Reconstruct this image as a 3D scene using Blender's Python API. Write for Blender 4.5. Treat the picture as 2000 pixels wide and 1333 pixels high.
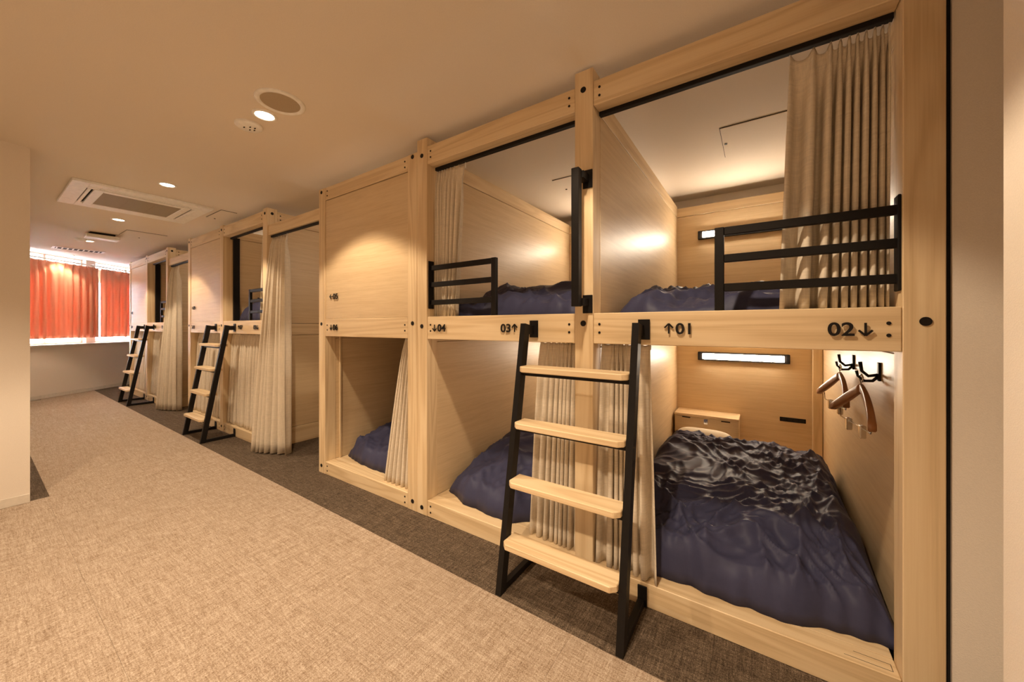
import bpy, bmesh, math, random
from mathutils import Vector, Matrix, noise
R = math.radians
for o in list(bpy.data.objects): bpy.data.objects.remove(o)
sc = bpy.context.scene
C = sc.collection

# ------------------------------------------------------------------ camera
EYE = 1.189
cd = bpy.data.cameras.new('camera'); cam = bpy.data.objects.new('camera', cd); C.objects.link(cam)
cd.sensor_width = 36.0; cd.sensor_fit = 'HORIZONTAL'; cd.lens = 36.0*714.8/2000.0
cd.shift_y = -28.5/2000.0; cd.clip_start = 0.02
cam.location = (0, -1.6, EYE); cam.rotation_euler = (R(90), 0, R(33.993))
sc.camera = cam

# ------------------------------------------------------------------ world, exposure
w = bpy.data.worlds.new('world'); sc.world = w; w.use_nodes = True
bg = w.node_tree.nodes['Background']; bg.inputs[0].default_value = (0.80, 0.88, 1.0, 1); bg.inputs[1].default_value = 38.0
sc.view_settings.view_transform = 'Standard'; sc.view_settings.look = 'None'
sc.view_settings.gamma = 1.0; sc.view_settings.use_curve_mapping = False
sc.view_settings.exposure = 0.5
WARM = (1.0, 0.775, 0.535)
LEDC = (1.0, 0.82, 0.62)
SPOT_W = 51.0
ROOM_W = 104.0
LED_STRENGTH = 56.0
CEIL = 2.40

# ------------------------------------------------------------------ materials
def newmat(name):
    m = bpy.data.materials.new(name); m.use_nodes = True
    nt = m.node_tree; b = nt.nodes['Principled BSDF']
    return m, nt, b
def N(nt, t, **kw):
    n = nt.nodes.new(t)
    for k, v in kw.items(): setattr(n, k, v)
    return n
def ramp(nt, fac, stops):
    r = N(nt, 'ShaderNodeValToRGB')
    els = r.color_ramp.elements
    els[0].position, els[0].color = stops[0][0], (*stops[0][1], 1)
    els[1].position, els[1].color = stops[-1][0], (*stops[-1][1], 1)
    for p, c in stops[1:-1]:
        e = els.new(p); e.color = (*c, 1)
    nt.links.new(fac, r.inputs[0]); return r.outputs[0]
def coords(nt, scale, jitter=7.0, rot=(0,0,0)):
    tc = N(nt, 'ShaderNodeTexCoord'); oi = N(nt, 'ShaderNodeObjectInfo')
    mul = N(nt, 'ShaderNodeVectorMath', operation='ADD')
    sc_ = N(nt, 'ShaderNodeVectorMath', operation='SCALE'); sc_.inputs[3].default_value = jitter
    comb = N(nt, 'ShaderNodeCombineXYZ')
    for i in range(3): nt.links.new(oi.outputs['Random'], comb.inputs[i])
    nt.links.new(comb.outputs[0], sc_.inputs[0])
    nt.links.new(tc.outputs['Object'], mul.inputs[0]); nt.links.new(sc_.outputs[0], mul.inputs[1])
    mp = N(nt, 'ShaderNodeMapping'); mp.inputs['Scale'].default_value = scale; mp.inputs['Rotation'].default_value = rot
    nt.links.new(mul.outputs[0], mp.inputs[0]); return mp.outputs[0]
def noise_tex(nt, vec, s, detail=3, rough=.55, dist=0):
    n = N(nt, 'ShaderNodeTexNoise'); n.inputs['Scale'].default_value = s; n.inputs['Detail'].default_value = detail
    n.inputs['Roughness'].default_value = rough; n.inputs['Distortion'].default_value = dist
    nt.links.new(vec, n.inputs['Vector']); return n.outputs[0]
def mix(nt, f, a, b, mode='MIX'):
    m = N(nt, 'ShaderNodeMix', data_type='RGBA', blend_type=mode)
    if isinstance(f, float): m.inputs[0].default_value = f
    else: nt.links.new(f, m.inputs[0])
    for i, x in ((6, a), (7, b)):
        if isinstance(x, tuple): m.inputs[i].default_value = (*x, 1)
        else: nt.links.new(x, m.inputs[i])
    return m.outputs[2]
def bump(nt, b, h, strength, dist=.002):
    n = N(nt, 'ShaderNodeBump'); n.inputs['Strength'].default_value = strength; n.inputs['Distance'].default_value = dist
    nt.links.new(h, n.inputs['Height']); nt.links.new(n.outputs[0], b.inputs['Normal'])

PINE_L, PINE_M, PINE_D = (.82,.655,.43), (.74,.56,.34), (.57,.40,.215)
def pine(name, axis):
    m, nt, b = newmat(name)
    s = [9.0, 9.0, 9.0]; s[axis] = .55
    v = coords(nt, tuple(s))
    big = noise_tex(nt, v, 1.0, 2, .5, .6)
    wv = N(nt, 'ShaderNodeMath', operation='MULTIPLY'); wv.inputs[1].default_value = 34.0; nt.links.new(big, wv.inputs[0])
    sn = N(nt, 'ShaderNodeMath', operation='SINE'); nt.links.new(wv.outputs[0], sn.inputs[0])
    s2 = [160.0]*3; s2[axis] = 3.0
    fine = noise_tex(nt, coords(nt, tuple(s2)), 1.0, 3, .6)
    ad = N(nt, 'ShaderNodeMath', operation='MULTIPLY_ADD'); ad.inputs[1].default_value = .17; ad.inputs[2].default_value = .52
    nt.links.new(sn.outputs[0], ad.inputs[0])
    mx = N(nt, 'ShaderNodeMath', operation='MULTIPLY_ADD'); mx.inputs[1].default_value = .5
    sub = N(nt, 'ShaderNodeMath', operation='SUBTRACT'); sub.inputs[1].default_value = .25
    nt.links.new(fine, mx.inputs[0]); nt.links.new(ad.outputs[0], sub.inputs[0]); nt.links.new(sub.outputs[0], mx.inputs[2])
    col = ramp(nt, mx.outputs[0], [(.2, PINE_L), (.55, PINE_M), (.9, PINE_D)])
    nt.links.new(col, b.inputs['Base Color']); b.inputs['Roughness'].default_value = .5
    bump(nt, b, fine, .12, .001)
    return m
def veneer(name):
    m, nt, b = newmat(name)
    v = coords(nt, (1.6, 1.6, 42.0)); a = noise_tex(nt, v, 1.0, 4, .6, .5)
    v2 = coords(nt, (7, 7, 190.0)); f = noise_tex(nt, v2, 1.0, 3, .6)
    h = mix(nt, .45, a, f)
    col = ramp(nt, h, [(.3, (.60,.435,.25)), (.52, (.69,.52,.315)), (.75, (.755,.59,.375))])
    nt.links.new(col, b.inputs['Base Color']); b.inputs['Roughness'].default_value = .42
    bump(nt, b, f, .1, .001)
    return m
def plain(name, col, rough=.5, metal=0.0, bumps=None, var=.06):
    m, nt, b = newmat(name)
    v = coords(nt, (1,1,1)); n = noise_tex(nt, v, bumps[0] if bumps else 30, 3)
    dk = tuple(c*(1-var) for c in col); lt = tuple(min(1, c*(1+var)) for c in col)
    nt.links.new(ramp(nt, n, [(.3, dk), (.7, lt)]), b.inputs['Base Color'])
    b.inputs['Roughness'].default_value = rough; b.inputs['Metallic'].default_value = metal
    if bumps: bump(nt, b, n, bumps[1], .002)
    return m
def carpet(name, stops, seam):
    m, nt, b = newmat(name)
    a = noise_tex(nt, coords(nt, (210, 16, 1)), 1.0, 2, .6); c = noise_tex(nt, coords(nt, (16, 210, 1)), 1.0, 2, .6)
    st = mix(nt, .5, a, c)
    a2 = noise_tex(nt, coords(nt, (60, 5, 1)), 1.0, 2, .6); c2 = noise_tex(nt, coords(nt, (5, 60, 1)), 1.0, 2, .6)
    st2 = mix(nt, .5, a2, c2)
    g = noise_tex(nt, coords(nt, (1,1,1)), 230.0, 3, .8)
    h = mix(nt, .5, mix(nt, .28, st, st2), g)
    col = ramp(nt, h, stops)
    nt.links.new(col, b.inputs['Base Color']); b.inputs['Roughness'].default_value = .95
    b.inputs['Specular IOR Level'].default_value = .1
    bump(nt, b, h, .5, .003)
    return m
def cloth(name, col, trans, weave=900, streak=True, rough=.85):
    m, nt, b = newmat(name)
    a = noise_tex(nt, coords(nt, (weave*.25, weave*.25, 18)), 1.0, 2); c = noise_tex(nt, coords(nt, (14, 14, weave*.25)), 1.0, 2)
    h = mix(nt, .5, a, c)
    k = .13 if streak else .05
    cc = ramp(nt, h, [(.3, tuple(x*(1-k) for x in col)), (.7, tuple(min(1, x*(1+k)) for x in col))])
    nt.links.new(cc, b.inputs['Base Color']); b.inputs['Roughness'].default_value = rough
    b.inputs['Specular IOR Level'].default_value = .15
    bump(nt, b, h, .2, .001)
    if trans > 0:
        t = N(nt, 'ShaderNodeBsdfTranslucent'); nt.links.new(cc, t.inputs[0])
        ms = N(nt, 'ShaderNodeMixShader'); ms.inputs[0].default_value = trans
        nt.links.new(b.outputs[0], ms.inputs[1]); nt.links.new(t.outputs[0], ms.inputs[2])
        nt.links.new(ms.outputs[0], nt.nodes['Material Output'].inputs[0])
    return m
def glow(name, col, strength):
    m, nt, b = newmat(name)
    b.inputs['Base Color'].default_value = (.9,.9,.9,1); b.inputs['Emission Color'].default_value = (*col, 1)
    b.inputs['Emission Strength'].default_value = strength
    return m

M = dict(px=pine('pine_x', 0), py=pine('pine_y', 1), pz=pine('pine_z', 2), ven=veneer('veneer'),
    black=plain('black_steel', (.008,.0065,.006), .5, 0, (60, .05)),
    dark=plain('dark_plug', (.012,.009,.008), .6),
    ceil=plain('ceiling_paint', (.80,.715,.61), .9, 0, (260, .18), .03),
    wall=plain('wallpaper', (.84,.765,.68), .9, 0, (330, .3), .03),
    trim=plain('trim_paint', (.72,.66,.58), .6),
    white=plain('white_plastic', (.92,.90,.86), .45),
    grille=plain('grille_mesh', (.36,.30,.22), .7, 0, (700, .4), .2),
    spk=plain('speaker_mesh', (.45,.36,.25), .7, 0, (900, .4), .2),
    slot=plain('slot_dark', (.02,.018,.016), .8),
    carpL=carpet('carpet_beige', [(.385, (.195,.128,.080)), (.5, (.385,.297,.222)), (.615, (.60,.505,.415))], 0),
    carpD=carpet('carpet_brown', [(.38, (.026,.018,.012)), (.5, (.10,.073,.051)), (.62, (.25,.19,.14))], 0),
    under=plain('floor_screed', (.10,.085,.07), .9),
    curt=cloth('curtain_linen', (.83,.735,.60), .15),
    orange=cloth('curtain_orange', (.86,.43,.30), .145, streak=False),
    navy=cloth('duvet_navy', (.050,.052,.103), 0, 500, False, .46),
    pillow=cloth('pillow_cotton', (.8,.74,.62), 0, 500, False),
    steel=plain('chrome', (.7,.68,.65), .2, 1.0),
    hang=plain('hanger_wood', (.38,.17,.07), .35),
    led=glow('led_diffuser', LEDC, LED_STRENGTH), lens=glow('downlight_lens', (1,.86,.66), 14.0))
gm, gnt, gb = newmat('window_glass')
gb.inputs['Base Color'].default_value = (1,1,1,1); gb.inputs['Roughness'].default_value = 0.0
tr = N(gnt, 'ShaderNodeBsdfTransparent'); gl = N(gnt, 'ShaderNodeBsdfGlossy'); gl.inputs['Roughness'].default_value = .02
mm = N(gnt, 'ShaderNodeMixShader'); mm.inputs[0].default_value = .06
gnt.links.new(tr.outputs[0], mm.inputs[1]); gnt.links.new(gl.outputs[0], mm.inputs[2]); gnt.links.new(mm.outputs[0], gnt.nodes['Material Output'].inputs[0])
M['glass'] = gm
for k_ in ('black', 'dark', 'slot'): M[k_].node_tree.nodes['Principled BSDF'].inputs['Specular IOR Level'].default_value = .22

# ------------------------------------------------------------------ helpers
ORG = {}
def thing(name, label, cat, loc=(0,0,0), group=None):
    o = bpy.data.objects.new(name, None); C.objects.link(o); o.location = loc
    o.empty_display_size = .1
    o['label'] = label; o['category'] = cat
    if group: o['group'] = group
    ORG[o] = Vector(loc); return o
def tag(o, label, cat, group=None):
    o['label'] = label; o['category'] = cat
    if group: o['group'] = group
    return o
def obj(name, bm, mat, parent=None, smooth=False, loc=None):
    """bmesh in world coordinates -> object; stored relative to its thing"""
    org = ORG[parent] if parent is not None else (Vector(loc) if loc is not None else Vector((0,0,0)))
    if org.length: bmesh.ops.translate(bm, verts=bm.verts, vec=-org)
    bmesh.ops.recalc_face_normals(bm, faces=bm.faces)
    me = bpy.data.meshes.new(name); bm.to_mesh(me); bm.free()
    if smooth:
        for p in me.polygons: p.use_smooth = True
    me.materials.append(mat)
    o = bpy.data.objects.new(name, me); C.objects.link(o)
    if parent is not None: o.parent = parent
    else: o.location = org
    ORG[o] = org; return o
def struct(name, bm, mat, loc=None):
    o = obj(name, bm, mat, None, False, loc); o['kind'] = 'structure'; return o
def box(x0,x1,y0,y1,z0,z1, bev=0.0, bm=None):
    own = bmesh.new()
    vs = [own.verts.new((x,y,z)) for x in (x0,x1) for y in (y0,y1) for z in (z0,z1)]
    for f in ((0,1,3,2),(4,6,7,5),(0,4,5,1),(2,3,7,6),(0,2,6,4),(1,5,7,3)): own.faces.new([vs[i] for i in f])
    if bev: bmesh.ops.bevel(own, geom=own.edges[:], offset=bev, segments=1, affect='EDGES')
    if bm is None: return own
    me = bpy.data.meshes.new('t'); own.to_mesh(me); bm.from_mesh(me); own.free(); bpy.data.meshes.remove(me); return bm
def merge(bm, other, mat=None):
    if mat is not None: bmesh.ops.transform(other, matrix=mat, verts=other.verts)
    me = bpy.data.meshes.new('t'); other.to_mesh(me); bm.from_mesh(me); other.free(); bpy.data.meshes.remove(me); return bm
def bar(p, q, wx, wy, up=Vector((1,0,0)), bm=None, bev=0.0):
    """rectangular bar from p to q; wx along 'up'-side axis, wy across"""
    p, q = Vector(p), Vector(q); d = (q-p); L = d.length; d.normalize()
    a = (up - d*up.dot(d)).normalized(); c = d.cross(a)
    b = box(-wx/2, wx/2, -wy/2, wy/2, 0, L, bev)
    mt = Matrix((( a.x,c.x,d.x,p.x),(a.y,c.y,d.y,p.y),(a.z,c.z,d.z,p.z),(0,0,0,1)))
    return merge(bm if bm is not None else bmesh.new(), b, mt)
def cyl(center, axis, r, h, seg=16, bm=None, r2=None):
    b = bmesh.new(); bmesh.ops.create_cone(b, cap_ends=True, segments=seg, radius1=r, radius2=r if r2 is None else r2, depth=h)
    rot = Vector((0,0,1)).rotation_difference(Vector(axis)).to_matrix().to_4x4()
    return merge(bm if bm is not None else bmesh.new(), b, Matrix.Translation(center) @ rot)
def tube(pts, r, seg=8, bm=None):
    bm = bm if bm is not None else bmesh.new()
    pts = [Vector(p) for p in pts]; rings = []
    for i, p in enumerate(pts):
        d = (pts[min(i+1, len(pts)-1)] - pts[max(i-1, 0)]).normalized()
        a = d.orthogonal().normalized() if i == 0 else (pa - d*pa.dot(d)).normalized()
        pa = a; c = d.cross(a); rr = r[i] if isinstance(r, (list, tuple)) else r
        rings.append([bm.verts.new(p + a*rr*math.cos(t*2*math.pi/seg) + c*rr*math.sin(t*2*math.pi/seg)) for t in range(seg)])
    for i in range(len(rings)-1):
        for k in range(seg): bm.faces.new((rings[i][k], rings[i][(k+1)%seg], rings[i+1][(k+1)%seg], rings[i+1][k]))
    bm.faces.new(rings[0][::-1]); bm.faces.new(rings[-1]); return bm
def lathe(prof, center, seg=32, flip=False):
    bm = bmesh.new(); rings = []
    for r, z in prof:
        rings.append([bm.verts.new((center[0]+r*math.cos(k*2*math.pi/seg), center[1]+r*math.sin(k*2*math.pi/seg), center[2]+z)) for k in range(seg)])
    for i in range(len(rings)-1):
        for k in range(seg): bm.faces.new((rings[i][k], rings[i][(k+1)%seg], rings[i+1][(k+1)%seg], rings[i+1][k]))
    return bm

# ------------------------------------------------------------------ the setting
BACK = 2.25; NEAR = -4.2; WR = 0.40; WRY = -0.46
struct('floor', box(-12.6, .9, NEAR-.1, BACK+.1, -.06, -.010), M['under'])
floor = bpy.data.objects['floor']
struct('ceiling', box(-12.6, 1.0, NEAR-.1, BACK+.1, CEIL, CEIL+.1), M['ceil'])
ceiling = bpy.data.objects['ceiling']
struct('wall_back', box(-12.6, 1.0, BACK, BACK+.1, -.06, CEIL), M['wall'])
struct('wall_near', box(-4.2, 1.0, NEAR-.1, NEAR, -.06, CEIL), M['wall'])
struct('wall_left', box(-4.21, -4.09, NEAR, -1.37, -.06, CEIL), M['wall'])
struct('wall_corridor', box(-9.46, -4.21, -1.49, -1.37, -.06, CEIL), M['wall'])
struct('wall_right', box(WR, 1.0, NEAR, WRY, -.06, CEIL), M['wall'])
struct('wall_bunk_end', box(.470, 1.0, .012, BACK, -.06, CEIL), M['wall'])
struct('wall_recess', box(.86, 1.0, WRY, .012, -.06, CEIL), M['wall'])
struct('baseboard_left', box(-4.09, -4.082, NEAR, -1.37, 0, .06, .002), M['trim'])
struct('baseboard_right', box(WR-.008, WR, NEAR, WRY, 0, .06, .002), M['trim'])
# the window wall stands at an angle to the row of bunks
WO = Vector((-9.66, -1.045, 0)); WE = Vector((-.6307, .7760, 0)); WN = Vector((.7760, .6307, 0))
WM = Matrix(((WE.x, WN.x, 0, WO.x), (WE.y, WN.y, 0, WO.y), (0, 0, 1, 0), (0, 0, 0, 1)))
def wbox(s0, s1, d0, d1, z0, z1, bev=0.0):
    b = box(s0, s1, d0, d1, z0, z1, bev); bmesh.ops.transform(b, matrix=WM, verts=b.verts); return b
bm = wbox(-.42, 4.3, -.14, 0, -.06, .885)
merge(bm, wbox(-.42, -.35, -.14, 0, .885, CEIL)); merge(bm, wbox(.82, .985, -.14, 0, .885, CEIL)); merge(bm, wbox(2.3, 4.3, -.14, 0, .885, CEIL))
struct('wall_window', bm, M['wall'])
struct('trim_1', wbox(-.42, 4.2, 0, .10, .862, .885, .003), M['trim'])
struct('baseboard_window', wbox(-.42, 4.2, 0, .008, 0, .06, .002), M['trim'])
for i, (s0, s1) in enumerate(((-.35, .82), (.985, 2.3))):
    bm = wbox(s0, s1, -.10, -.06, .885, .915)
    for a, b_ in ((s0, s0+.03), (s1-.03, s1), ((s0+s1)/2-.018, (s0+s1)/2+.018)): merge(bm, wbox(a, b_, -.10, -.06, .885, CEIL))
    merge(bm, wbox(s0, s1, -.10, -.06, CEIL-.02, CEIL))
    merge(bm, wbox(s0, s1, -.10, -.06, 2.02, 2.27))  # opaque band across the window, added to shade the curtain tops
    win = struct('window_%d' % (i+1), bm, M['trim'])
    for a, b_ in ((s0+.03, (s0+s1)/2-.018), ((s0+s1)/2+.018, s1-.03)):
        obj('pane', wbox(a, b_, -.084, -.078, .915, 2.02), M['glass'], win)
        obj('pane', wbox(a, b_, -.084, -.078, 2.27, CEIL-.02), M['glass'], win)

# carpet tiles, each its own piece
TILE = .5; G = .0004
tilemesh = {}
def tiles(x0, x1, y0, y1, mat, key):
    x = x1
    while x > x0+.01:
        xa = max(x0, x-TILE); y = y1
        while y > y0+.01:
            ya = max(y0, y-TILE); k = (key, round(x-xa, 3), round(y-ya, 3))
            if k not in tilemesh:
                hx, hy = (x-xa)/2-G/2, (y-ya)/2-G/2
                b = box(-hx, hx, -hy, hy, -.009, 0, .0004); me = bpy.data.meshes.new('carpet_tile'); b.to_mesh(me); b.free()
                me.materials.append(mat); tilemesh[k] = me
            o = bpy.data.objects.new('carpet_tile', tilemesh[k]); C.objects.link(o)
            o.location = ((x+xa)/2, (y+ya)/2, 0); o.parent = floor
            y = ya
        x = xa
tiles(-4.11, WR, NEAR, -.30, M['carpL'], 'L')
tiles(-9.61, -4.11, -1.286, -.30, M['carpL'], 'L')
tiles(-10.3, -9.61, -.95, -.30, M['carpL'], 'L')
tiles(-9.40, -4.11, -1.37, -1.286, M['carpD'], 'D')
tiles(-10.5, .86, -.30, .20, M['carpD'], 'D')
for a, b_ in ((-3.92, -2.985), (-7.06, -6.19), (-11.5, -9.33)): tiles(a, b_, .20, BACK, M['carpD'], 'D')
# hatches let into the ceiling
for x0, x1, y0, y1 in ((-.20, .26, .96, 1.42), (-1.42, -.96, 1.10, 1.56), (-5.05, -4.62, -.14, .0), (-7.0, -6.55, -.5, -.12)):
    o = obj('access_hatch', box(x0, x1, y0, y1, CEIL-.003, CEIL+.002), M['slot'], ceiling)
    obj('hatch_door', box(x0+.003, x1-.003, y0+.003, y1-.003, CEIL-.006, CEIL+.001), M['ceil'], o)
    obj('latch', cyl((x0+.02, (y0+y1)/2, CEIL-.008), (0,0,1), .008, .004, 10), M['dark'], o)

# ------------------------------------------------------------------ number signs
def glyph_mesh(txt, size):
    cu = bpy.data.curves.new('t', 'FONT'); cu.body = txt; cu.size = size; cu.extrude = .0015; cu.offset = .0011
    to = bpy.data.objects.new('t', cu); C.objects.link(to)
    bpy.context.view_layer.update()
    me = bpy.data.meshes.new_from_object(to.evaluated_get(bpy.context.evaluated_depsgraph_get()))
    b = bmesh.new(); b.from_mesh(me); bpy.data.meshes.remove(me); bpy.data.objects.remove(to); bpy.data.curves.remove(cu)
    return b
def arrow(cx, cz, s, dirn, y):
    t = s*.145; b = bmesh.new()
    d = {'up': (0,1), 'down': (0,-1), 'left': (-1,0)}[dirn]
    D = Vector((d[0], 0, d[1])); c = Vector((cx, y, cz)); tip = c + D*s*.5; yv = Vector((0,1,0))
    bar(c - D*s*.5, tip - D*t*.6, .003, t, yv, b)
    for sg in (-1, 1):
        side = Vector((-D.z, 0, D.x))*sg
        bar(tip - D*0.0, tip - D*s*.42 + side*s*.40, .0031, t, yv, b)
    return b
def sign(parent, digits, dirn, x, z, first, h=.043):
    """raised lettering on the front of a beam or panel; x = left end"""
    y = -.0035; aw = h*.8
    g = glyph_mesh(digits, h*1.42)
    xs = [v.co.x for v in g.verts]; zs = [v.co.y for v in g.verts]; k = 1.12
    W = (max(xs)-min(xs))*k; gap = h*.2
    ax = x + aw/2 if first else x + W + gap + aw/2
    tx = x + aw + gap if first else x
    mt = Matrix(((k,0,0,tx-min(xs)*k),(0,0,-1,y),(0,1,0,z-(max(zs)+min(zs))/2),(0,0,0,1)))
    bm = merge(bmesh.new(), g, mt); merge(bm, arrow(ax, z, h*.95, dirn, y))
    obj('number_sign', bm, M['dark'], parent)

# ------------------------------------------------------------------ bunk units
PY = .09                       # depth of posts
Z_R, Z_M0, Z_M1, Z_T0, Z_T1 = .10, 1.11, 1.25, 2.205, 2.317
DEP = 2.08
def bolt(parent, x, z, r=.0135):
    obj('bolt_cap', cyl((x, -.0005, z), (0,1,0), r, .004, 18), M['dark'], parent)
def screws(parent, x, zs):
    for z in zs: obj('screw_hole', cyl((x, .0005, z), (0,1,0), .0062, .003, 10), M['dark'], parent)
def post(root, x0, x1, top, bolts):
    p = obj('post', box(x0, x1, 0, PY, 0, top, .0025), M['pz'], root)
    for bx, z in bolts: bolt(p, bx, z)
    return p
def beam(root, x0, x1, z0, z1, name='beam', y0=.003, scr=True, n=2):
    b = obj(name, box(x0+.001, x1-.001, y0, PY-.002, z0, z1, .0025), M['px'], root)
    if scr:
        zc = (z0+z1)/2; zs = (zc+.019, zc-.019)
        for x in (x0+.030, x1-.030):
            for z in zs: obj('screw_hole', cyl((x, y0-.0005, z), (0,1,0), .0058, .003, 10), M['dark'], b)
    return b
def partition(root, x0, x1, upper=True):
    obj('partition_panel', box(x0+.002, x1-.002, PY, DEP, .10, Z_M0-.02, .002), M['ven'], root)
    if upper: obj('partition_panel', box(x0+.002, x1-.002, PY, DEP, Z_M1-.03, Z_T0-.008, .002), M['ven'], root)
    obj('partition_rail', box(x0+.001, x1-.001, PY, DEP, Z_T0-.004, Z_T1-.017, .002), M['py'], root)
    obj('partition_rail', box(x0+.001, x1-.001, PY, DEP, Z_M0-.018, Z_M1-.032, .002), M['py'], root)
    obj('partition_rail', box(x0, x1, PY, DEP, 0, .098, .002), M['py'], root)
def capsule_inside(root, x0, x1):
    obj('platform', box(x0+.002, x1-.002, PY, DEP-.002, 0, .0995, .001), M['px'], root)
    obj('platform', box(x0+.002, x1-.002, PY+.002, DEP-.002, Z_M0+.03, Z_M1-.045, .001), M['ven'], root)
    obj('back_panel', box(x0, x1, DEP, DEP+.02, .10, Z_M0+.02), M['ven'], root)
    obj('back_panel', box(x0, x1, DEP, DEP+.02, Z_M1-.04, 2.196), M['ven'], root)
    obj('back_rail', box(x0, x1, DEP-.006, DEP+.02, 2.20, 2.28, .002), M['px'], root)
def rail(root, x0, x1, z, y=.078):
    obj('curtain_rail', box(x0+.004, x1-.004, y-.012, y+.012, z-.020, z, .002), M['black'], root)
def guard(root, xa, xb, y=.032):
    """xa: at the post (wall plate), xb: free upright"""
    sg = 1 if xb > xa else -1
    g = obj('guard_rail', box(min(xb, xb-sg*.032), max(xb, xb-sg*.032), y-.012, y+.012, Z_M1, 1.572, .002), M['black'], root)
    for z in (1.572-.016, 1.462-.016+.005, 1.352-.013):
        obj('rail_bar', box(min(xa, xb-sg*.032), max(xa, xb-sg*.032), y-.010, y+.010, z-.015, z+.015, .002), M['black'], g)
    obj('mounting_plate', box(min(xa, xa+sg*.008), max(xa, xa+sg*.008), y-.022, y+.022, 1.300, 1.60, .002), M['black'], g)
def pullbar(root, x):
    yf = -.086
    h = obj('grab_handle', box(x-.018, x+.018, yf-.018, yf+.018, 1.278, 1.893, .002), M['black'], root)
    for z, pz0, pz1 in ((1.872, 1.828, 1.912), (1.300, 1.250, 1.334)):
        obj('handle_arm', box(x-.012, x+.026, yf+.018, -.006, z-.016, z+.016, .001), M['black'], h)
        obj('mounting_plate', box(x-.005, x+.042, -.006, 0, pz0, pz1, .001), M['black'], h)

LM = []      # (x, z) of capsule lamps
# ---- unit with capsules 01 to 04
A = thing('bunk_unit', 'nearest double pine bunk unit of four capsules, numbered 01 to 04', 'bunk bed', (-.68, 0, 0), 'pine bunk units along the corridor')
post(A, .366, .456, CEIL-.004, [(.414, 1.204)])
post(A, -.721, -.631, 2.382, [(-.678, 1.203), (-.678, 2.292)])
post(A, -1.811, -1.721, 2.375, [(-1.766, 1.19), (-1.766, 2.268), (-1.766, .045)])
obj('shadow_gap_strip', box(.457, .469, .02, .06, 0, CEIL), M['slot'], A)
for x0, x1 in ((-.631, .366), (-1.721, -.721)):
    beam(A, x0, x1, Z_T0, Z_T1); beam(A, x0, x1, 0, Z_R, 'bottom_rail', scr=(x0 < -1))
    mb = beam(A, x0, x1, Z_M0, Z_M1)
    if x0 > -1:
        sign(mb, '01', 'up', -.322, 1.180, True); sign(mb, '02', 'down', .190, 1.180, False)
        br = beam_last = [o for o in A.children if o.name.startswith('bottom_rail')][-1]
        jl = box(.235, .350, .026, .0275, Z_R, Z_R+.0004); box(.262, .352, .056, .0575, Z_R, Z_R+.0004, 0, jl); box(.3505, .352, .026, .0575, Z_R, Z_R+.0004, 0, jl)
        obj('joint_line', jl, M['dark'], br)
    else:
        sign(mb, '04', 'down', -1.668, 1.180, True); sign(mb, '03', 'up', -1.150, 1.180, False)
    capsule_inside(A, x0, x1); rail(A, x0, x1, Z_T0); rail(A, x0, x1, Z_M0+.028, .104)
partition(A, .405, .456); partition(A, -.721, -.628); partition(A, -1.811, -1.721)
obj('back_post', box(.345, .405, DEP-.045, DEP-.001, .097, Z_M0, .003), M['pz'], A)
guard(A, .366, -.143); guard(A, -1.721, -1.202); pullbar(A, -.674)
# ---- unit with capsules 05 and 06
B = thing('bunk_unit', 'single-width pine bunk unit with closed upper panel numbered 05 over capsule 06', 'bunk bed', (-2.40, 0, 0), 'pine bunk units along the corridor')
post(B, -1.901, -1.812, 2.305, [(-1.853, 1.209), (-1.853, 2.284), (-1.853, .06)])
post(B, -2.985, -2.895, 2.305, [(-2.945, 1.209), (-2.945, 2.277), (-2.945, .06)])
beam(B, -2.895, -1.901, Z_T0, 2.305); beam(B, -2.895, -1.901, 0, Z_R, 'bottom_rail')
mb = beam(B, -2.895, -1.901, Z_M0, Z_M1); sign(mb, '06', 'down', -2.818, 1.182, True)
obj('shadow_gap_strip', box(-2.895, -1.901, .030, .034, Z_M1, Z_T0), M['slot'], B)
fp = obj('front_panel', box(-2.891, -1.903, .006, .028, Z_M1+.001, Z_T0-.006, .0015), M['ven'], B)
sign(fp, '05', 'left', -2.815, 1.424, True)
capsule_inside(B, -2.895, -1.901); rail(B, -2.895, -1.901, Z_M0+.028, .104)
partition(B, -1.901, -1.812); partition(B, -2.985, -2.895, False)
obj('batten', box(-2.895, -2.880, .118, .132, .10, Z_M0, .002), M['pz'], B)
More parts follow.
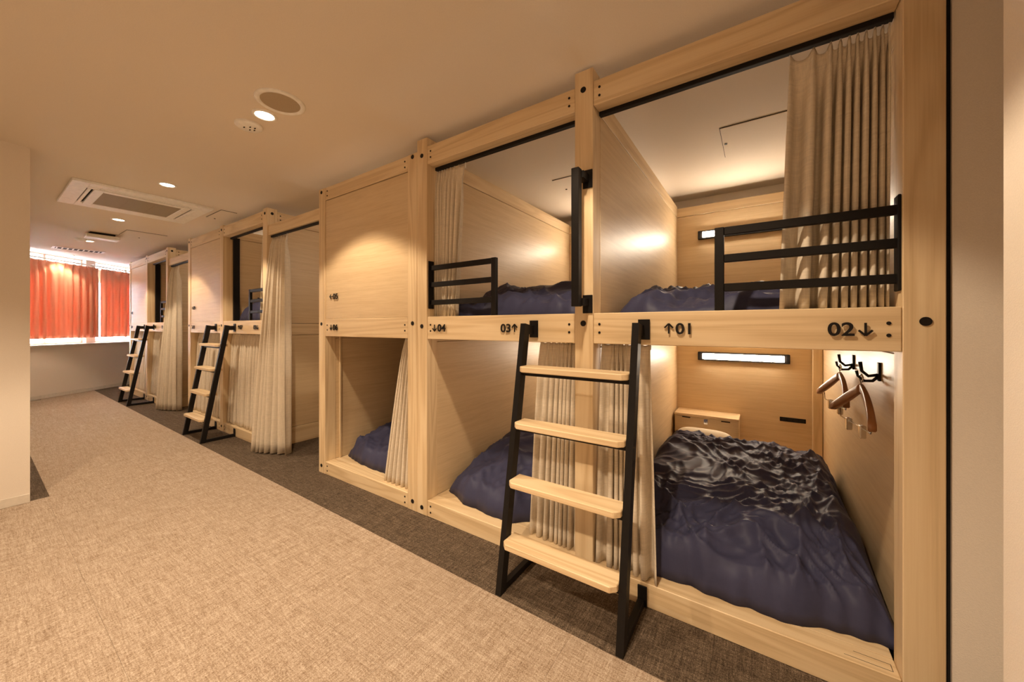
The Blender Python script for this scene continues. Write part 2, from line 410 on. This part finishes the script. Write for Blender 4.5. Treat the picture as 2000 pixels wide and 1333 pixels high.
# ---- the two farther units, each two bays wide
def far_unit(xr, nums, label):
    U = thing('bunk_unit', label, 'bunk bed', (xr-1.135, 0, 0), 'pine bunk units along the corridor')
    p3, p2, p1 = xr-.09, xr-1.18, xr-2.27      # left edges of the posts
    for p, zt in ((p3, 2.335), (p2, 2.335), (p1, 2.335)):
        pp = post(U, p, p+.09, zt, [(p+.045, 1.20), (p+.045, 2.285), (p+.045, .06)])
        if p == p3:
            obj('bolt_cap', cyl((xr+.0005, .045, 2.285), (1,0,0), .0135, .004, 16), M['dark'], pp)
    xs = ((p2+.09, p3), (p1+.09, p2))
    for k, (x0, x1) in enumerate(xs):
        beam(U, x0, x1, Z_T0, Z_T1); beam(U, x0, x1, 0, Z_R, 'bottom_rail'); mb = beam(U, x0, x1, Z_M0, Z_M1)
        capsule_inside(U, x0, x1); rail(U, x0, x1, Z_M0+.028, .104)
        if k == 0:
            rail(U, x0, x1, Z_T0)
            sign(mb, nums[0], 'up', x0+.42, 1.180, True); sign(mb, nums[1], 'down', x1-.20, 1.180, False)
            obj('upright_channel', box(x0+.001, x0+.03, PY+.002, PY+.062, Z_M1, Z_T0, .002), M['black'], U)
            guard(U, x1, x1-.38)
        else:
            sign(mb, nums[3], 'down', x0+.07, 1.180, True)
            obj('shadow_gap_strip', box(x0, x1, .030, .034, Z_M1, Z_T0), M['slot'], U)
            fp = obj('front_panel', box(x0+.004, x1-.002, .006, .028, Z_M1+.001, Z_T0-.006, .0015), M['ven'], U)
            sign(fp, nums[2], 'left', x0+.08, 1.424, True)
    partition(U, p2, p2+.09); partition(U, p1, p1+.09, False)
    # side that faces the passage
    X = xr
    obj('side_panel', box(X-.088, X-.004, PY, DEP, .172, Z_M0-.01, .001), M['ven'], U)
    obj('side_panel', box(X-.088, X-.004, PY, DEP, Z_M1-.03, Z_T0-.006, .001), M['ven'], U)
    obj('side_rail', box(X-.088, X-.002, PY, DEP, Z_M0-.007, Z_M1-.033, .002), M['py'], U)
    tr_ = obj('side_rail', box(X-.088, X-.002, PY+.001, DEP, Z_T0-.002, Z_T1-.004, .002), M['py'], U)
    for z in (2.28, 2.24): obj('screw_hole', cyl((X-.0015, PY+.03, z), (1,0,0), .0062, .003, 10), M['dark'], tr_)
    obj('skirting', box(X-.088, X+.004, PY, DEP, 0, .168, .002), M['py'], U)
    return U
def header(xl, xr, label):
    h = thing('passage_header', label, 'beam', ((xl+xr)/2, .03, 2.07), 'headers over the passages')
    obj('beam', box(xl+.002, xr-.002, .012, .052, 2.07, 2.165, .002), M['px'], h)
    obj('curtain_rail', box(xl+.004, xr-.004, .030, .052, 2.050, 2.069, .002), M['black'], h)
far_unit(-3.92, ('07', '08', '09', '10'), 'middle pine bunk unit with capsules numbered 07 to 10')
far_unit(-7.06, ('11', '12', '13', '14'), 'farthest pine bunk unit, beside the orange window curtains')
header(-3.92, -2.985, 'pine header beam over the nearer curtained passage')
header(-7.06, -6.19, 'pine header beam over the farther curtained passage')

# ------------------------------------------------------------------ ladders
def ladder(xc, label):
    hw = .270
    L = thing('bunk_ladder', label, 'ladder', (xc, -.15, 0), 'black ladders with pine treads')
    top, foot = Vector((0, -.066, 1.200)), Vector((0, -.275, 0))
    dn = (top-foot)
    for s in (-1, 1):
        x = xc + s*hw
        a, b_ = Vector((x, foot.y, .0)), Vector((x, top.y, top.z))
        bm = bar(a, b_, .028, .044, Vector((1,0,0)))
        for v in bm.verts:
            if v.co.z < .02: v.co.z = 0.0
        st = obj('stile', bm, M['black'], L)
        obj('top_arm', box(x-.013, x+.013, top.y, -.006, 1.150, 1.195, .001), M['black'], L)
        obj('mounting_plate', box(x-.012, x+.036, -.007, -.0004, 1.133, 1.219, .001), M['black'], L)
        obj('base_bar', box(x-.013, x+.013, foot.y+.02, -.006, .004, .032, .001), M['black'], L)
        obj('mounting_plate', box(x-.014, x+.024, -.007, -.0004, .002, .088, .001), M['black'], L)
    for k in range(4):
        z = .238 + k*.254; y = foot.y + dn.y*z/dn.z
        obj('tread_support', box(xc-hw+.014, xc+hw-.014, y-.016, y+.016, z-.046, z-.026, .001), M['black'], L)
        bm = bmesh.new(); x0, x1 = xc-hw+.015, xc+hw-.015; y0, y1 = y-.062, y+.045; c = .022
        loop = [(x0+c, y0), (x1-c, y0), (x1, y0+c), (x1, y1), (x0, y1), (x0, y0+c)]
        lo = [bm.verts.new((px_, py_, z-.026)) for px_, py_ in loop]; hi = [bm.verts.new((px_, py_, z)) for px_, py_ in loop]
        bm.faces.new(lo[::-1]); bm.faces.new(hi)
        for i in range(6): bm.faces.new((lo[i], lo[(i+1)%6], hi[(i+1)%6], hi[i]))
        bmesh.ops.bevel(bm, geom=bm.edges[:], offset=.003, segments=1, affect='EDGES')
        obj('tread', bm, M['px'], L)
ladder(-.685, 'nearest black steel ladder with four pine treads, between capsules 01 and 03')
ladder(-4.96, 'black steel ladder with pine treads at the middle bunk unit')
ladder(-8.06, 'farthest black steel ladder with pine treads, near the window wall')

# ------------------------------------------------------------------ curtains
def curtain(label, top, bot, yt, yb, zt, zb, n, amp, seed, mat='curt', group='linen bunk curtains', frame=None, hooks=True, sag=.012, head=.075, ab=1.0, ztail=0.0, ws=None, yb2=None):
    rnd = random.Random(seed)
    nu, nv = n*12, 26
    xm = (min(top)+max(top))/2
    loc = Vector((xm, yt, zb))
    T = thing('curtain', label, 'curtain', (frame @ loc) if frame else loc, group)
    ws = ws or [rnd.uniform(.7, 1.35) for _ in range(n)]; tot = sum(ws); cum = [0]
    for a in ws: cum.append(cum[-1]+a/tot)
    amps = [rnd.uniform(.75, 1.2) for _ in range(n+1)]; sk = [rnd.uniform(-.3, .3) for _ in range(n+1)]
    bm = bmesh.new(); grid = []
    for j in range(nv+1):
        v = (j/nv)**1.25
        row = []
        for i in range(nu+1):
            k, f = divmod(i, 12); f /= 12.0
            if k == n: k, f = n-1, 1.0
            u0 = cum[k] + (cum[k+1]-cum[k])*f
            xt = top[0]+(top[1]-top[0])*u0; xb = bot[0]+(bot[1]-bot[0])*u0
            e = v**.85
            x = xt+(xb-xt)*e
            zz = zt - sag*math.sin(math.pi*f)*(1-v)**6
            z = zz + (zb-zz)*v - ztail*v*(u0)
            a_ = amp*(amps[k]*(1-f)+amps[k+1]*f)*(1+(ab-1)*v)
            hd = (zt-z)/head
            ph = 2*math.pi*f
            if hd < 1.0:  # pinch pleats
                pin = math.exp(-((f if f < .5 else f-1)/.10)**2)
                y = -a_*.9*pin*(.55+.45*hd) + a_*.12*math.cos(ph)
            else:
                tt = min(1, (hd-1)/2.0)
                pin = math.exp(-((f if f < .5 else f-1)/.16)**2)
                y = (1-tt)*(-a_*.9*pin) + tt*(-a_*math.cos(ph+sk[k]*math.sin(ph)) )
                y += .15*a_*math.sin(3.1*u0*n + 4*v + seed)*v
            wx = (top[1]-top[0])/n
            x += .10*wx*math.sin(2*ph)*min(1, v*3)
            y += yt + ((yb if yb2 is None else yb+(yb2-yb)*u0)-yt)*e
            p = Vector((x, y, z))
            row.append(bm.verts.new(frame @ p if frame else p))
        grid.append(row)
    for j in range(nv):
        for i in range(nu): bm.faces.new((grid[j][i], grid[j][i+1], grid[j+1][i+1], grid[j+1][i]))
    o = obj('fabric', bm, M[mat], T, True)
    md = o.modifiers.new('thick', 'SOLIDIFY'); md.thickness = .0022
    if hooks:
        for k in range(n+1):
            x = top[0]+(top[1]-top[0])*cum[k]
            b = box(x-.0025, x+.0025, yt-.006, yt-.002, zt-.03, zt+.003)
            if frame: bmesh.ops.transform(b, matrix=frame, verts=b.verts)
            obj('curtain_hook', b, M['white'], T)
    return T
ZU, ZL = Z_T0-.024, Z_M0+.004
curtain('linen curtain gathered at the right of upper capsule 01, behind the long guard rail', (.095, .355), (.062, .352), .088, .092, ZU, 1.253, 9, .030, 1, ws=[2.9,2.0,1.1,1.0,.9,.9,.9,.8,.7], sag=.03)
curtain('linen curtain gathered at the left of upper capsule 03, behind the short guard rail', (-1.712, -1.475), (-1.716, -1.545), .088, .092, ZU, 1.253, 8, .024, 2, ws=[.7,.7,.8,.8,1,1.2,1.3,1.9])
curtain('linen curtain of lower capsule 02, flaring out over the sill right of the ladder', (-.622, -.400), (-.622, -.352), .104, .030, ZL, .104, 7, .024, 3, ws=[2,.8,.7,.7,1.2,1.1,1.8])
curtain('linen curtain of lower capsule 04, hanging behind the ladder treads', (-.960, -.732), (-.995, -.735), .104, .055, ZL, .102, 8, .022, 4, ws=[1.7,1.2,1.1,.9,.8,.8,.8,1.2])
curtain('linen curtain bunched at the right of lower capsule 06', (-2.035, -1.908), (-2.190, -1.912), .104, .050, ZL, .102, 6, .020, 5)
for xr, wd in ((-3.92, 'middle'), (-7.06, 'farthest')):
    x3, x2, x1 = xr-.09, xr-1.18, xr-2.27
    curtain('closed linen curtain in the lower right bay of the %s bunk unit' % wd, (x2+.10, x3-.01), (x2+.10, x3-.01), .104, .060, ZL, .104, 13, .024, 6, hooks=False)
    curtain('closed linen curtain in the lower left bay of the %s bunk unit' % wd, (x1+.10, x2-.01), (x1+.10, x2-.01), .104, .060, ZL, .104, 13, .024, 7, hooks=False)
    curtain('linen curtain gathered at the right of the upper bay of the %s bunk unit' % wd, (x3-.17, x3-.01), (x3-.22, x3-.01), .090, .090, ZU, 1.253, 6, .020, 8, hooks=False)
    curtain('full-length linen curtain hanging to the floor in the passage right of the %s bunk unit' % wd, (xr+.02, xr+.30), (xr-.03, xr+.34), .055, -.085, 2.052, .012, 6, .030, 9, hooks=False, ab=1.5, yb2=.06, ws=[.9,.8,1,1.2,1.3,1.8])
cA = curtain('wide orange window curtain left of the bright gap', (-.30, .99), (-.30, .985), .06, .06, 2.285, .985, 11, .028, 10, 'orange', 'orange window curtains', WM)
cB = curtain('narrow orange window curtain between the bright gap and the farthest bunk unit', (1.035, 2.25), (1.035, 2.25), .06, .06, 2.285, .985, 10, .028, 11, 'orange', 'orange window curtains', WM)
t = thing('window_curtain_rail', 'slim pale curtain rail along the top of the window wall', 'rail', WM @ Vector((1, .06, 2.30)))
obj('rail', wbox(-.34, 2.4, .05, .07, 2.298, 2.318, .002), M['white'], t)
for s in (-.3, .9, 2.3): obj('bracket', wbox(s-.01, s+.01, .0, .07, 2.318, 2.335), M['white'], t)

# ------------------------------------------------------------------ bedding
def duvet(label, x0, x1, y0, y1, zb, h, seed, nu, nv, cut=None, hump=0.0, wr=1.0, side=.14, front=.5):
    """crumpled quilt: y0 front, y1 back; cut(u) pulls the front edge back"""
    bm = bmesh.new(); grid = []
    off = Vector((seed*3.7, seed*1.9, seed*.7))
    def rg(r, pw): return max(0.0, 1-abs(noise.noise(r))*2.2)**pw
    for j in range(nv+1):
        row = []; t = j/nv; v = .45*(.5-.5*math.cos(math.pi*t)) + .55*t
        for i in range(nu+1):
            t = i/nu; u = .6*(.5-.5*math.cos(math.pi*t)) + .4*t
            ya = y0 + (cut(u) if cut else 0)
            x = x0+(x1-x0)*u; y = ya+(y1-ya)*v
            p = Vector((x, y, 0)) + off
            dx = min(u, 1-u)*(x1-x0); dy0 = v*(y1-ya); dy1 = (1-v)*(y1-ya)
            fx = min(1, dx/side); f1 = min(1, dy1/.14); f0 = min(1, dy0/.07); fs = min(1, dy0/front)
            rnd_ = lambda f: math.sqrt(max(0, 1-(1-f)**2))
            lip = .50*rnd_(f0) + .50*(fs*fs*(3-2*fs))
            prof = rnd_(fx)*lip*rnd_(f1)
            edge = min(1, min(dx/.05, dy0/.05, dy1/.06))
            w1 = Vector((noise.noise(p*1.6), noise.noise(p*1.6+Vector((9,2,4))), 0))*.20
            w2 = Vector((noise.noise(p*5+Vector((1,8,2))), noise.noise(p*5+Vector((4,2,4))), 0))*.06
            q = p + w1 + w2
            m1 = min(1, max(0, .5+1.3*noise.noise(p*1.9+Vector((3,3,3))))); m2 = 1-m1
            def rot(a, fl, fc, s_):
                c, sn = math.cos(a), math.sin(a)
                return Vector(((q.x*c+q.y*sn)*fl, (-q.x*sn+q.y*c)*fc, seed*2.3+s_))
            z = .028*noise.noise(q*2.2) + .012*noise.noise(q*4.5)
            wz  = .026*rg(rot(.9, 1.2, 4.2, 1), 2.2)*m1 + .024*rg(rot(-.55, 1.3, 4.6, 2), 2.2)*m2
            wz += .020*rg(rot(1.25, 1.9, 7.5, 3), 2.6)*(.3+.7*m2) + .018*rg(rot(.25, 2.1, 8.5, 4), 2.6)*(.3+.7*m1) + .012*rg(rot(-.9, 3.0, 11, 7), 2.4)
            wz += .0045*rg(rot(-1.1, 5, 15, 5), 2.2)*1.5 + .0055*rg(rot(.6, 6, 19, 6), 1.6) + .0012*noise.noise(q*30)
            zz = zb + h*prof*(1 + hump*math.exp(-((v-.80)/.16)**2)) + (z + (wz-.022)*wr*(1.45-.55*min(1, v*1.8)))*edge
            lipw = max(0, 1-dy0/.10)
            y -= lipw*(.030*noise.noise(Vector((x*6, seed, 0))) + .012*noise.noise(Vector((x*19, seed, 3))))
            y = max(y, y0-.02)
            row.append(bm.verts.new((x, y, max(zb+.002*edge, zz))))
        grid.append(row)
    for j in range(nv):
        for i in range(nu): bm.faces.new((grid[j][i], grid[j][i+1], grid[j+1][i+1], grid[j+1][i]))
    ring = [grid[0][i] for i in range(nu+1)] + [grid[j][nu] for j in range(1, nv+1)] + [grid[nv][i] for i in range(nu-1, -1, -1)] + [grid[j][0] for j in range(nv-1, 0, -1)]
    bm.faces.new(ring[::-1])
    o = obj('duvet', bm, M['navy'], None, True, ((x0+x1)/2, (y0+y1)/2, zb))
    return tag(o, label, 'duvet', 'navy duvets')
duvet('large crumpled navy duvet filling lower capsule 02, below the lit lamp', -.622, .398, .075, 1.60, .1008, .255, 1, 150, 220, lambda u: .07*max(0, u-.6)/.4 + .03*max(0, .25-u), .16, 1.35)
duvet('navy duvet in lower capsule 04, partly behind the nearest ladder', -1.700, -.735, .075, 1.80, .1008, .26, 2, 90, 130, lambda u: .10*max(0, .25-u)/.25 + .10*min(1, max(0, (u-.58)/.12)), .10)
duvet('navy duvet in lower capsule 06, left of a bunched curtain', -2.870, -1.92, .12, 1.80, .1008, .23, 3, 80, 110, lambda u: .06*max(0, .3-u)/.3)
duvet('navy duvet in upper capsule 01, behind the long guard rail', -.615, .37, .14, 1.80, Z_M1-.044, .205, 4, 100, 130, lambda u: .08*max(0, .2-u)/.2)
duvet('navy duvet in upper capsule 03, behind the short guard rail', -1.700, -.735, .14, 1.80, Z_M1-.044, .26, 5, 90, 120)
duvet('navy duvet heaped in the upper bay of the middle bunk unit', -4.98, -4.06, .14, 1.80, Z_M1-.044, .42, 6, 60, 80, front=.35)
duvet('navy duvet in the upper bay of the farthest bunk unit', -8.12, -7.20, .30, 1.80, Z_M1-.044, .18, 7, 40, 50)
bm = bmesh.new(); bmesh.ops.create_uvsphere(bm, u_segments=32, v_segments=18, radius=1)
for v in bm.verts:
    c = v.co; sx = math.copysign(abs(c.x)**.55, c.x); sy = math.copysign(abs(c.y)**.55, c.y)
    a_, t_ = sy*.115, c.z*.058 + .003*noise.noise(c*3)      # stood on edge, leaning on the lock box
    v.co = Vector((-.37 + sx*.21, 1.732 + a_*math.cos(R(66)) - t_*math.sin(R(66)), .243 + a_*math.sin(R(66)) + t_*math.cos(R(66))))
tag(obj('pillow', bm, M['pillow'], None, True, (-.37, 1.728, .101)), 'cream pillow edge showing behind the duvet of lower capsule 02', 'pillow')

# ------------------------------------------------------------------ capsule lamps, box, socket, hooks, hangers
def led(x0, z, label):
    T = thing('reading_light', label, 'lamp', (x0+.33, DEP, z), 'capsule reading lights')
    obj('housing', box(x0, x0+.66, DEP-.030, DEP-.001, z-.037, z+.037, .003), M['black'], T)
    obj('diffuser', box(x0+.037, x0+.623, DEP-.040, DEP-.028, z-.024, z+.024, .004), M['led'], T)
led(-.453, .925, 'lit black-framed strip light on the back wall of lower capsule 02')
led(-.453, 2.005, 'lit strip light in upper capsule 01, its end peeking out by the guard rail')
led(-1.543, .925, 'lit strip light at the back of lower capsule 04')
led(-1.543, 2.033, 'lit strip light at the back of upper capsule 03')
def led_side(x, y0, z, label):
    T = thing('reading_light', label, 'lamp', (x, y0+.33, z), 'capsule reading lights')
    obj('housing', box(x-.030, x, y0, y0+.66, z-.037, z+.037, .003), M['black'], T)
    obj('diffuser', box(x-.040, x-.028, y0+.037, y0+.623, z-.024, z+.024, .004), M['led'], T)
led_side(-1.900, .75, 2.033, 'lit strip light inside capsule 05, facing the nearer passage')
led_side(-5.010-.091, .75, 2.033, 'lit strip light inside capsule 09, facing the farther passage')
led(-4.86, 2.033, 'lit strip light inside the open upper bay of the middle bunk unit')
T = thing('lock_box', 'small pine lock box in the back left corner of lower capsule 02', 'box', (-.37, 1.96, .1003))
obj('body', box(-.612, -.133, 1.862, DEP-.002, .1003, .418, .002), M['ven'], T)
ld = obj('lid', box(-.614, -.131, 1.852, DEP-.002, .420, .440, .003), M['px'], T)
for x in (-.52, -.225): obj('hinge', box(x-.032, x+.032, 1.8605, 1.8625, .402, .411), M['dark'], T)
lk = obj('lock_plate', box(-.385, -.355, 1.858, 1.8625, .365, .408, .001), M['steel'], T)
obj('keyhole', cyl((-.370, 1.8575, .385), (0,1,0), .004, .002, 10), M['dark'], lk)
T = thing('power_outlet', 'flat black power outlet strip on the back wall of lower capsule 02', 'outlet', (.224, DEP, .44))
obj('face_plate', box(.141, .307, DEP-.008, DEP-.001, .423, .457, .002), M['black'], T)
for k in range(4): obj('socket', box(.156+k*.038, .180+k*.038, DEP-.0095, DEP-.0075, .431, .449), M['slot'], T)
WX = .4064
def hook(y, z, label):
    T = thing('coat_hook', label, 'hook', (WX, y, z), 'black coat hooks')
    obj('back_plate', box(WX-.008, WX, y-.012, y+.012, z-.03, z+.045, .002), M['black'], T)
    obj('upper_prong', tube([(WX-.006, y, z-.005), (WX-.035, y, z-.012), (WX-.055, y, z+.008), (WX-.060, y, z+.045)], [.006,.006,.006,.007], 8), M['black'], T, True)
    obj('lower_prong', tube([(WX-.006, y, z-.012), (WX-.020, y+.012, z-.032), (WX-.042, y+.03, z-.036), (WX-.060, y+.042, z-.018), (WX-.064, y+.045, z+.004)], [.006,.006,.0055,.005,.006], 8), M['black'], T, True)
def hanger(y, z, label, tilt):
    """y, z: where the hook hangs"""
    x = WX-.050
    T = thing('clothes_hanger', label, 'hanger', (x, y, z), 'wooden clothes hangers')
    rot = Matrix.Translation((x, y, z)) @ Matrix.Rotation(tilt, 4, 'Z') @ Matrix.Translation((-x, -y, -z))
    def add(name, bm, mat, par, sm=True):
        bmesh.ops.transform(bm, matrix=rot, verts=bm.verts); return obj(name, bm, mat, par, sm)
    pts = [(x, y-.016*math.cos(a), z+.004-.018+.018*math.sin(a)) for a in [R(180+20), R(150), R(110), R(70), R(30), R(-10), R(-50)]]
    add('wire_hook', tube(pts[::-1] + [(x, y+.006, z-.032), (x, y, z-.045), (x, y, z-.06)], .0028, 8), M['steel'], T)
    for sg in (-1, 1):
        bm = bmesh.new(); secs = []
        for k in range(9):
            t_ = k/8.0; yy = y + sg*(.002+.205*t_); zz = z-.055 - .120*t_**1.15; xx = x - .035*t_**1.6
            hh = .017*(1-.15*t_) + .004*math.sin(math.pi*t_); ww = .007+.006*t_
            secs.append([bm.verts.new((xx+a*ww, yy, zz+b_*hh)) for a, b_ in ((-1,-.7),(-.7,-1),(.7,-1),(1,-.7),(1,.7),(.7,1),(-.7,1),(-1,.7))])
        for k in range(8):
            for m_ in range(8): bm.faces.new((secs[k][m_], secs[k][(m_+1)%8], secs[k+1][(m_+1)%8], secs[k+1][m_]))
        bm.faces.new(secs[0]); bm.faces.new(secs[-1][::-1])
        add('arm', bm, M['hang'], T)
    ze = z-.208
    cb = add('clip_bar', tube([(x-.022, y-.165, ze+.035), (x-.022, y-.155, ze), (x-.010, y, ze-.006), (x-.022, y+.155, ze), (x-.022, y+.165, ze+.035)], .0026, 8), M['steel'], T)
    for sg in (-1, 1):
        bm = box(x-.030, x-.010, y+sg*.07-.012, y+sg*.07+.012, ze-.040, ze+.012, .003)
        add('clip', bm, M['steel'], cb, False)
hook(.94, .998, 'black coat hook deeper in lower capsule 02, farther from the post')
hook(.455, .998, 'black coat hook in lower capsule 02, nearer the thick right post')
hanger(.975, .985, 'wooden clip hanger on the deeper coat hook', R(8))
hanger(.490, .985, 'wooden clip hanger on the coat hook nearer the right post', R(8))

# ------------------------------------------------------------------ ceiling fittings
def downlight(x, y, label, watts=SPOT_W, cone=107, blend=.22):
    T = thing('downlight', label, 'light', (x, y, CEIL), 'round ceiling downlights')
    obj('trim_ring', lathe([(.062, 0), (.062, -.004), (.056, -.007), (.048, -.006), (.045, -.001)], (x, y, CEIL), 28), M['white'], T, True)
    obj('lens', cyl((x, y, CEIL-.002), (0,0,1), .044, .003, 24), M['lens'], T)
    ld_ = bpy.data.lights.new('downlight_bulb', 'SPOT'); ld_.energy = watts; ld_.color = WARM
    ld_.spot_size = R(cone); ld_.spot_blend = blend; ld_.shadow_soft_size = .035
    lo = bpy.data.objects.new('downlight_bulb', ld_); C.objects.link(lo); lo.parent = T; lo.location = (0, 0, -.045)
DL = [(-.51, 'downlight over the nearest ladder, closest to the viewer'), (-2.346, 'downlight between the round speaker and the small sensor'),
      (-4.184, 'downlight just before the ceiling air conditioner'), (-6.01, 'downlight just past the ceiling air conditioner'),
      (-7.86, 'downlight between the hanging white box and the slotted vent'), (-9.70, 'faint downlight next to the window wall')]
for x, l in DL: downlight(x, -.655, l, SPOT_W if x > -9 else SPOT_W*.3)
downlight(-.51, -2.15, 'downlight in the open area behind the viewer, nearer the right wall', ROOM_W, 126, .5)
downlight(-2.346, -2.15, 'downlight in the open area behind the viewer, nearer the left wall', ROOM_W, 126, .5)
T = thing('ceiling_speaker', 'round recessed ceiling speaker with tan mesh grille', 'speaker', (-2.137, -.662, CEIL))
obj('ring', lathe([(.118, 0), (.118, -.006), (.108, -.010), (.094, -.008), (.092, -.002)], (-2.137, -.662, CEIL), 40), M['white'], T, True)
obj('grille', cyl((-2.137, -.662, CEIL-.003), (0,0,1), .093, .004, 40), M['spk'], T)
T = thing('ceiling_sensor', 'small round white ceiling sensor beside the second downlight', 'sensor', (-2.539, -.662, CEIL))
obj('base', lathe([(.070, 0), (.070, -.010), (.060, -.018), (.001, -.020)], (-2.539, -.662, CEIL), 32), M['white'], T, True)
for k, (a, b_) in enumerate(((.02, .0), (-.015, .012), (-.01, -.02), (.0, .03), (.028, .022))):
    obj('vent_slot', box(-2.539+a-.006, -2.539+a+.006, -.662+b_-.003, -.662+b_+.003, CEIL-.022, CEIL-.0185), M['dark'], T)
T = thing('smoke_detector', 'small white smoke detector beside the far downlight', 'sensor', (-7.75, -.72, CEIL))
obj('base', lathe([(.055, 0), (.055, -.02), (.035, -.035), (.001, -.036)], (-7.75, -.74, CEIL), 24), M['white'], T, True)
# air conditioner cassette
ax0, ax1, ay0, ay1 = -5.535, -4.610, -1.135, -.205
T = thing('air_conditioner', 'white square ceiling air conditioner with tan intake grille', 'air conditioner', ((ax0+ax1)/2, (ay0+ay1)/2, CEIL))
def frame_box(x0, x1, y0, y1, z0, z1, wd):
    bm = box(x0, x1, y0, y0+wd, z0, z1, .003); box(x0, x1, y1-wd, y1, z0, z1, .003, bm)
    box(x0, x0+wd, y0+wd, y1-wd, z0, z1, .003, bm); box(x1-wd, x1, y0+wd, y1-wd, z0, z1, .003, bm); return bm
obj('outer_panel', frame_box(ax0, ax1, ay0, ay1, CEIL-.022, CEIL, .10), M['white'], T)
obj('well', box(ax0+.09, ax1-.09, ay0+.09, ay1-.09, CEIL-.010, CEIL-.001), M['slot'], T)
gx0, gx1, gy0, gy1 = ax0+.20, ax1-.20, ay0+.20, ay1-.20
gf = obj('grille_frame', frame_box(gx0-.06, gx1+.06, gy0-.06, gy1+.06, CEIL-.030, CEIL-.012, .06), M['white'], T)
obj('intake_grille', box(gx0, gx1, gy0, gy1, CEIL-.026, CEIL-.012), M['grille'], gf)
for k in range(1, 3):
    yy = gy0+(gy1-gy0)*k/3; obj('grille_rib', box(gx0, gx1, yy-.003, yy+.003, CEIL-.0275, CEIL-.024), M['grille'], gf)
for (a, b_, c_, d_) in ((ax0+.17, ax1-.17, ay0+.104, ay0+.126), (ax0+.17, ax1-.17, ay1-.126, ay1-.104), (ax0+.104, ax0+.126, ay0+.17, ay1-.17), (ax1-.126, ax1-.104, ay0+.17, ay1-.17)):
    obj('vane', box(a, b_, c_, d_, CEIL-.026, CEIL-.016, .003), M['white'], T)
for sx in (0, 1):
    for sy in (0, 1):
        x0 = ax0+.10 if sx == 0 else ax1-.168; y0 = ay0+.10 if sy == 0 else ay1-.168
        obj('corner_cover', box(x0, x0+.068, y0, y0+.068, CEIL-.024, CEIL-.010, .002), M['white'], T)
T = thing('emergency_light', 'white rectangular box fitting hanging under the far ceiling', 'light', (-7.11, -.63, CEIL))
obj('mount', box(-7.17, -7.05, -.74, -.52, CEIL-.03, CEIL), M['slot'], T)
obj('cover', box(-7.20, -7.02, -.78, -.48, CEIL-.075, CEIL-.028, .008), M['white'], T)
T = thing('air_vent', 'slotted white air vent in the ceiling near the window', 'vent', (-8.9, -.63, CEIL))
obj('frame', frame_box(-9.02, -8.78, -.90, -.36, CEIL-.008, CEIL, .03), M['white'], T)
obj('duct', box(-8.99, -8.81, -.87, -.39, CEIL-.003, CEIL-.001), M['slot'], T)
for k in range(9):
    yy = -.86 + k*.054
    obj('slat', box(-8.99, -8.81, yy, yy+.014, CEIL-.007, CEIL-.003), M['white'], T)
